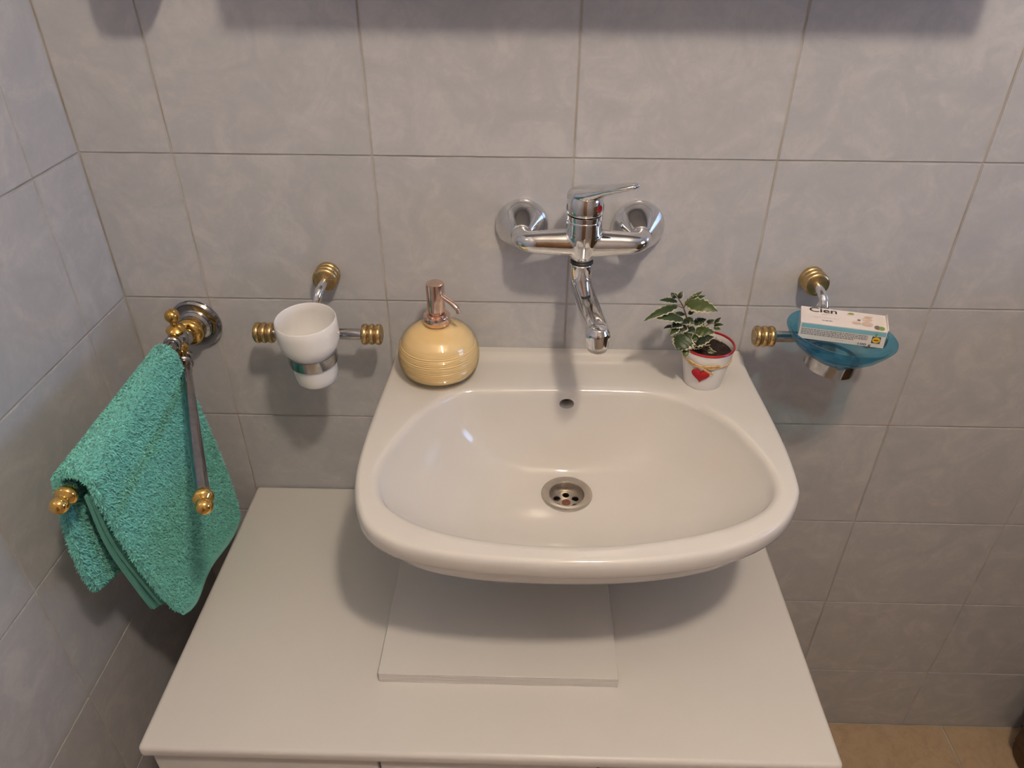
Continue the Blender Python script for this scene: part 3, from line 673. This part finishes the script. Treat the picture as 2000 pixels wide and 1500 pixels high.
LV = [((970, 340), (1540, 500), -.072, -.090, 260), ((930, 390), (1255, 130), -.066, -.055, 120), ((985, 330), (1310, 215), -.066, -.060, 110), ((1060, 320), (1390, 330), -.062, -.060, 120),
      ((790, 400), (165, 690), -.078, -.105, 150), ((790, 320), (455, 300), -.072, -.080, 110), ((770, 250), (670, 160), -.070, -.066, 120), ((820, 270), (885, 130), -.070, -.066, 90), ((800, 250), (740, 180), -.074, -.080, 90),
      ((900, 650), (400, 640), -.080, -.100, 190), ((720, 770), (530, 825), -.082, -.095, 75), ((820, 790), (640, 960), -.085, -.100, 110), ((860, 720), (690, 810), -.082, -.095, 160),
      ((960, 940), (790, 1230), -.092, -.105, 350), ((1080, 1090), (1470, 980), -.090, -.098, 210), ((1090, 730), (1330, 650), -.075, -.075, 150), ((1120, 860), (1490, 900), -.082, -.090, 210), ((1300, 730), (1150, 640), -.070, -.072, 130),
      ((1480, 730), (1605, 615), -.072, -.070, 75), ((1470, 760), (1650, 760), -.076, -.082, 85), ((1470, 800), (1600, 850), -.080, -.085, 80), ((1340, 720), (1480, 660), -.070, -.066, 90), ((960, 1190), (925, 1370), -.098, -.108, 120),
      ((950, 640), (1100, 740), -.074, -.080, 150), ((940, 760), (820, 900), -.080, -.090, 160), ((990, 800), (1120, 900), -.078, -.088, 150), ((960, 860), (1040, 1010), -.082, -.094, 150), ((1000, 560), (1110, 480), -.068, -.064, 80),
      ((930, 560), (690, 560), -.070, -.072, 100), ((1040, 1120), (1250, 1190), -.086, -.092, 120), ((1010, 660), (880, 740), -.076, -.082, 130), ((1350, 1230), (1480, 1280), -.080, -.084, 70), ((1060, 960), (1250, 1060), -.084, -.092, 150)]
for a in LV: leaf(*a, bend=random.uniform(.03, .12))
S0 = V((-.004, -.004, PH - .0085))
def stem(pts, r0, r1):
    p = catmull(pts, 5); L_ = len(p); G().tube(p, [r0 + (r1 - r0) * i / (L_ - 1) for i in range(L_)], 10).obj('stem', M_STEM, plant)
stem([S0, px(1060, 1060, -.076), px(1000, 850, -.074), px(960, 620, -.070), px(900, 430, -.069), px(830, 300, -.070), px(770, 245, -.071)], .0014, .0007)
stem([px(910, 450, -.069), px(960, 350, -.067), px(1010, 290, -.064)], .0007, .0005)
stem([S0, px(1180, 950, -.078), px(1300, 800, -.075), px(1420, 730, -.072), px(1490, 740, -.074)], .0010, .0006)
stem([px(960, 700, -.074), px(880, 660, -.078), px(800, 650, -.084)], .0006, .0004)
stem([px(1020, 900, -.078), px(920, 800, -.082), px(840, 780, -.085)], .0007, .0004)
stem([px(1150, 1010, -.080), px(1040, 1110, -.090), px(960, 1180, -.097)], .0007, .0004)
stem([px(880, 440, -.070), px(820, 410, -.075), px(760, 410, -.080)], .0006, .0004)
M_PALE = mat('pale_root_bits', (.50, .42, .33), .7)
for pts in ([(1470, 880), (1520, 960), (1510, 1010), (1580, 1060)], [(1590, 1070), (1670, 1010)], [(1380, 1170), (1430, 1210), (1420, 1290)], [(1430, 1230), (1510, 1260)], [(1180, 1190), (1300, 1150), (1400, 1130)]):
    p = [V((lambda h_: (h_.x, h_.y, h_.z))(hit(1240 + a / 9.524, 555 + b / 9.524, 2, PC.z + PH - .006))) - PC for a, b in pts]
    p = catmull(p, 4); G().tube(p, .0007, 8).obj('dry_stalk', M_PALE, plant)

# ---------------------------------------------------------------- towel rail
RC = V((.093, 0, .9436)); PX = V((.0945, -.064, 0)); ZU, ZL = .9575, .9265
rail = empty('towel_rail', RC, 'chrome and gold swivel towel rail with two arms on the tiled wall', 'towel rail')
G().lathe([(0, .0004), (.0350, .0004), (.0365, .003), (.0360, .006), (.0335, .0085), (.0310, .0075), (.0240, .0085), (.0225, .0100), (0, .0100)], RC, (0, -1, 0), 56).obj('wall_plate', M_DARKCHROME, rail)
G().lathe([(0, .0095), (.0225, .0095), (.0225, .0125), (.0190, .0150), (.0185, .0180), (.0150, .0190), (0, .0190)], RC, (0, -1, 0), 48).obj('stepped_collar', M_OLDCHROME, rail)
G().lathe([(0, .019), (.0150, .019), (.0180, .0215), (.0195, .0255), (.0190, .0300), (.0160, .0345), (.0110, .0365), (0, .0365)], RC, (0, -1, 0), 48).obj('gold_boss', M_GOLD, rail)
G().tube(catmull([RC + V((0, -.034, 0)), RC + V((0, -.045, 0)), RC + V((.0005, -.058, 0)), V((PX.x, PX.y, .9430))], 5), [.0105] * 6 + [.0095] * 10, 28).obj('arm_post', M_OLDCHROME, rail)
# vertical pivot: top finial, upper hub, gold ball, lower hub, bottom finial
def piv(prof, name, mt): return G().lathe(prof, V((PX.x, PX.y, 0)), seg=32).obj(name, mt, rail)
def ball(zc, r_, n_=8): return [(r_ * math.sin(math.pi * i / n_), zc - r_ * math.cos(math.pi * i / n_)) for i in range(n_ + 1)]
piv([(0, .9665), (.0125, .9665), (.0130, .9690), (.0105, .9725), (.0058, .9755), (.0050, .9790), (.0060, .9815)] + [(.0098 * math.sin(math.radians(a)), .9890 - .0098 * math.cos(math.radians(a))) for a in range(35, 181, 16)] + [(0, .9988)], 'finial', M_GOLD)
piv([(0, .9495)] + [(.0128 * math.sin(math.radians(a)) ** .8, ZU - .0095 * math.cos(math.radians(a))) for a in range(15, 170, 15)] + [(0, .9672)], 'upper_hub', M_OLDCHROME)
piv(ball(.9415, .0098, 12), 'pivot_ball', M_GOLD)
piv([(0, .9165)] + [(.0122 * math.sin(math.radians(a)) ** .8, ZL - .0090 * math.cos(math.radians(a))) for a in range(15, 170, 15)] + [(0, .9358)], 'lower_hub', M_OLDCHROME)
piv([(0, .9185), (.0085, .9185), (.0060, .9130), (.0040, .9100)] + [(.0066 * math.sin(math.radians(180 - a)), .9035 - .0066 * math.cos(math.radians(180 - a))) for a in range(35, 181, 18)], 'finial', M_GOLD)
ends = {}
for z, uv_, nm in ((ZU, (131, 966), 'rod'), (ZL, (396.5, 970), 'rod')):
    E = hit(*uv_, 2, z); S = V((PX.x, PX.y, z)); d = (E - S).normalized(); L_ = (E - S).length; ends[z] = (S, E, d)
    G().lathe([(0, .008), (.0098, .008), (.0100, .016), (.0112, .0175), (.0115, .0215), (.0104, .023), (.0085, .024), (0, .024)], S, d, 32).obj('rod_sleeve', M_OLDCHROME, rail)
    G().lathe([(0, .02), (.0078, .02), (.0078, L_ - .004), (0, L_ - .004)], S, d, 32).obj(nm, M_DARKCHROME, rail)
    pf_ = [(0, L_ - .006), (.0086, L_ - .006)] + [(.0112 * math.sin(math.radians(a)) ** .7, L_ + .0020 - .0062 * math.cos(math.radians(a))) for a in range(50, 140, 12)] + [(.0066, L_ + .0082)] + [(.0093 * math.sin(math.radians(a)), L_ + .0155 - .0093 * math.cos(math.radians(a))) for a in range(42, 181, 12)] + [(0, L_ + .0248)]
    G().lathe(pf_, S, d, 32).obj('end_finial', M_GOLD, rail)
adopt(rail)

# ---------------------------------------------------------------- towel
M_TOWEL = mat('teal_terry', (.075, .40, .32), .95, 0, 0, Sheen_Weight=.25); k = N(M_TOWEL)
f = k.noise(k.coord(), 420, 4, .7); k.l(k.ramp(f, [(.3, (.155, .54, .48)), (.7, (.23, .68, .61))]), k.b.inputs['Base Color']); k.bump(f, .8, .003)
M_PILE = mat('teal_terry_loops', (.10, .47, .38), .95, 0, 0, Sheen_Weight=.3); k = N(M_PILE)
k.l(k.ramp(k.noise(k.coord(), 260, 3, .7), [(.3, (.155, .54, .48)), (.7, (.23, .68, .61))]), k.b.inputs['Base Color'])
M_HEM = mat('teal_woven_hem', (.15, .47, .41), .9); k = N(M_HEM); f = k.noise(k.coord(), 700, 2); k.bump(f, .4, .001)
S, E, d = ends[ZU]
def lerp(a, b, t_): return a + (b - a) * t_
def ridge(v):   # rod centre line at towel parameter v (0 wall .. 1 front)
    t_ = .150 + (.948 - .150) * v; return S.lerp(E, t_)
def sheet(v, u, RX=.0205, RZ=.0185, zf=(.6385, .680), xf=(.120, .131), yf=(-.078, -.302), zb=(.745, .768), xb=(.062, .066), yb=(-.10, -.346)):
    """u 0..1: front hem -> over the rod -> back hem"""
    c = ridge(v); rx = RX * (.72 + .28 * v); rz = RZ * (.8 + .2 * v)
    ve = v ** .92
    if u < .44:
        s_ = u / .44; top = c + V((rx, 0, -.002)); bot = V((lerp(*xf, v), lerp(*yf, ve), lerp(*zf, v)))
        # round the two lower corners
        cr = max(0, (v - .78) / .22); bot.z += .009 * cr ** 3
        p = bot.lerp(top, s_); k_ = s_ * (1 - s_)
        p.x += .012 * k_ * math.sin(v * 5 + 1) + .030 * k_ * v * (1 - v) * 2; p.y += -.035 * k_ * (v - .25)
        p.x += .0035 * math.sin(v * 9 + s_ * 4) * (1 - s_)
        return p
    if u < .60:
        a = math.pi * (u - .44) / .16; return c + V((rx * math.cos(a), 0, rz * math.sin(a) - .002 * (1 - math.sin(a))))
    s_ = (u - .60) / .40; top = c + V((-rx, 0, -.002)); bot = V((lerp(*xb, v), lerp(*yb, v), lerp(*zb, v)))
    cr = max(0, (v - .75) / .25); bot.z += .014 * cr ** 2
    p = top.lerp(bot, s_); k_ = s_ * (1 - s_); p.x += .010 * k_; p.y += -.05 * k_ * v
    p.x = max(p.x, .012); return p
NU, NV = 120, 70
grid_ = [[sheet(j / NV, i / NU) for j in range(NV + 1)] for i in range(NU + 1)]
nrm_ = [[None] * (NV + 1) for _ in range(NU + 1)]
for i in range(NU + 1):
    for j in range(NV + 1):
        a = grid_[min(i + 1, NU)][j] - grid_[max(i - 1, 0)][j]; b = grid_[i][min(j + 1, NV)] - grid_[i][max(j - 1, 0)]
        nrm_[i][j] = a.cross(b).normalized()
if nrm_[10][30].x < 0:
    for r_ in nrm_:
        for j in range(len(r_)): r_[j] = -r_[j]
TH_ = .0055
g = G(); rows = NU + 1; cols = NV + 1
vo = []; vi = []
for i in range(rows):
    for j in range(cols):
        e = min(1, min(i, NU - i) / 3 + .35, min(j, NV - j) / 2 + .4)
        vo.append(grid_[i][j]); vi.append(grid_[i][j] - nrm_[i][j] * TH_ * e)
fs_ = []
nV = rows * cols
for i in range(NU):
    for j in range(NV):
        a = i * cols + j; fs_.append((a, a + 1, a + cols + 1, a + cols)); fs_.append((nV + a, nV + a + cols, nV + a + cols + 1, nV + a + 1))
def edge(ix):
    for a, b in zip(ix, ix[1:]): fs_.append((a, b, nV + b, nV + a))
edge([j for j in range(cols)]); edge([NU * cols + j for j in range(cols)]); edge([i * cols for i in range(rows)]); edge([i * cols + NV for i in range(rows)])
towel = empty('towel', V((.11, -.21, .642)), 'teal terry towel draped over one arm of the rail', 'towel')
mesh_obj('terry_cloth', vo + vi, fs_, M_TOWEL, towel, True, 80)
# folded inner layers behind the front flap
def inner_sheet(name, dx0, dz, y_out, th, v0, mt):
    R_, C_ = 40, 24; A = []; B = []
    for i in range(R_ + 1):
        for j in range(C_ + 1):
            v = lerp(v0, 1.0, j / C_); s_ = i / R_; p = sheet(v, .015 + .395 * s_)
            o_ = dx0 * (1 - s_ * .55)
            p = p + V((-o_, y_out * (1 - s_ * .8) * (j / C_), dz * (1 - s_)))
            p.x += .0015 * math.sin(j * .5 + i * .2)
            A.append(p); B.append(p + V((-th, 0, 0)))
    fs = []; nn_ = len(A); cc_ = C_ + 1
    for i in range(R_):
        for j in range(C_): a = i * cc_ + j; fs += [(a, a + 1, a + cc_ + 1, a + cc_), (nn_ + a, nn_ + a + cc_, nn_ + a + cc_ + 1, nn_ + a + 1)]
    for ix in ([j for j in range(cc_)], [R_ * cc_ + j for j in range(cc_)], [i * cc_ for i in range(R_ + 1)], [i * cc_ + C_ for i in range(R_ + 1)]):
        for a, b in zip(ix, ix[1:]): fs.append((a, b, nn_ + b, nn_ + a))
    return mesh_obj(name, A + B, fs, mt, towel, True, 60)
inner_sheet('inner_fold', .0250, .004, .004, .0045, .25, M_HEM)
inner_sheet('inner_fold', .0345, .000, .000, .0045, .25, M_HEM)
# hem bead along the lower edges
for i_ in (0, NU):
    G().tube([grid_[i_][j] - nrm_[i_][j] * TH_ * .4 for j in range(NV + 1)], .0030, 10).obj('hem', M_HEM, towel)
# terry loops
random.seed(3)
pv = []; pfc = []
def tuft(p, n_, L_, w_):
    t_ = n_.orthogonal(); a = random.random() * 6.283; t_ = (Matrix.Rotation(a, 3, n_) @ t_).normalized(); b_ = n_.cross(t_)
    lean = t_ * random.uniform(-.8, .8) + b_ * random.uniform(.2, 1.0) + V((0, 0, -.35))
    m_ = p + (n_ * .75 + lean * .35) * L_ * .6; e_ = p + (n_ * .9 + lean * .9) * L_
    k_ = len(pv); pv.extend([p - t_ * w_, p + t_ * w_, m_ + t_ * w_ * 1.15, m_ - t_ * w_ * 1.15, e_])
    pfc.append((k_, k_ + 1, k_ + 2, k_ + 3)); pfc.append((k_ + 3, k_ + 2, k_ + 4))
def at(i, j):
    i0, j0 = min(int(i), NU - 1), min(int(j), NV - 1); a, b = i - i0, j - j0
    L2 = lambda A: A[i0][j0].lerp(A[i0 + 1][j0], a).lerp(A[i0][j0 + 1].lerp(A[i0 + 1][j0 + 1], a), b)
    return L2(grid_), L2(nrm_).normalized()
for q in range(62000):
    i = random.uniform(2.2, NU - 2.2); j = random.uniform(0, NV); p, n_ = at(i, j); tuft(p - n_ * .0006, n_, random.uniform(.0030, .0052), random.uniform(.0006, .0010))
for q in range(5200):   # front edge and inside of the back flap
    i = random.uniform(2, NU - 2); p, n_ = at(i, NV); tuft(p - n_ * random.uniform(0, TH_), V((0, -1, 0)) + n_ * random.uniform(-.4, .4), random.uniform(.003, .005), .0009)
for q in range(9000):
    i = random.uniform(NU * .58, NU - 2); j = random.uniform(NV * .4, NV); p, n_ = at(i, j); tuft(p - n_ * TH_, -n_, random.uniform(.003, .0045), .0009)
me = bpy.data.meshes.new('pile'); me.from_pydata([tuple(v) for v in pv], [], pfc); me.materials.append(M_PILE)
for p in me.polygons: p.use_smooth = True
po = bpy.data.objects.new('pile', me); COL.objects.link(po); po.parent = towel; po['kind'] = 'stuff'
adopt(towel)

# ---------------------------------------------------------------- things at the edge of the picture
M_BLOCKER = mat('dark_brown_blocker', (.09, .05, .025), .6); k = N(M_BLOCKER)
k.l(k.ramp(k.noise(k.coord(), 60), [(.3, (.06, .035, .016)), (.7, (.13, .07, .035))]), k.b.inputs['Base Color'])
bn = empty('side_light_blocker', (1.770, -.455, 0), 'dark brown block on the beige floor by the tiled wall, its tall unseen body added to block window light', 'cabinet')  # only a brown floor corner is in view; tall body added to block window light
def rrect(hx, hy, r_, z, n_=6):
    out = []
    for sx_, sy_, a0 in ((1, 1, 0), (-1, 1, 90), (-1, -1, 180), (1, -1, 270)):
        for k_ in range(n_ + 1):
            a = math.radians(a0 + 90 * k_ / n_); out.append(V((sx_ * (hx - r_) + r_ * math.cos(a), sy_ * (hy - r_) + r_ * math.sin(a), z)))
    return out
def prism(name, lv, mt, parent):
    vs = []; fs = []
    for hx_, hy_, z in lv: vs += rrect(hx_, hy_, .06, z)
    n_ = len(vs) // len(lv)
    for a in range(len(lv) - 1):
        for i in range(n_): j = (i + 1) % n_; fs.append((a * n_ + i, a * n_ + j, (a + 1) * n_ + j, (a + 1) * n_ + i))
    fs += [tuple(range(n_)), tuple((len(lv) - 1) * n_ + i for i in range(n_))]
    return mesh_obj(name, vs, fs, mt, parent)
prism('cabinet_body', [(.202, .432, .0006), (.206, .436, .004), (.206, .436, 1.075)], M_BLOCKER, bn)
prism('cabinet_top', [(.212, .440, 1.0755), (.214, .442, 1.079), (.214, .442, 1.098), (.210, .438, 1.102)], M_BLOCKER, bn)
for a, b in ((-.40, -.004), (.004, .40)):
    d_ = bevel_box('door', (-.215, a, .05), (-.2065, b, 1.06), .002, M_BLOCKER, bn)
    G().lathe([(0, 0), (.005, 0), (.005, .010), (.012, .014), (.012, .020), (0, .023)], (-.2148, (a if b > .1 else b) + (.05 if b > .1 else -.05), .72), (-1, 0, 0), 20).obj('knob', M_BRASS, d_)
wd = empty('wall_dispenser', (.150, -.0004, 1.386), 'small white rounded dispenser on the wall beside the mirror cabinet', 'dispenser')
bevel_box('dispenser_body', (-.030, -.080, 0), (.030, 0, .16), .014, M_CUP, wd, 5)
bevel_box('dispenser_lid', (-.031, -.082, .1605), (.031, 0, .175), .006, M_CHROME, wd, 3)
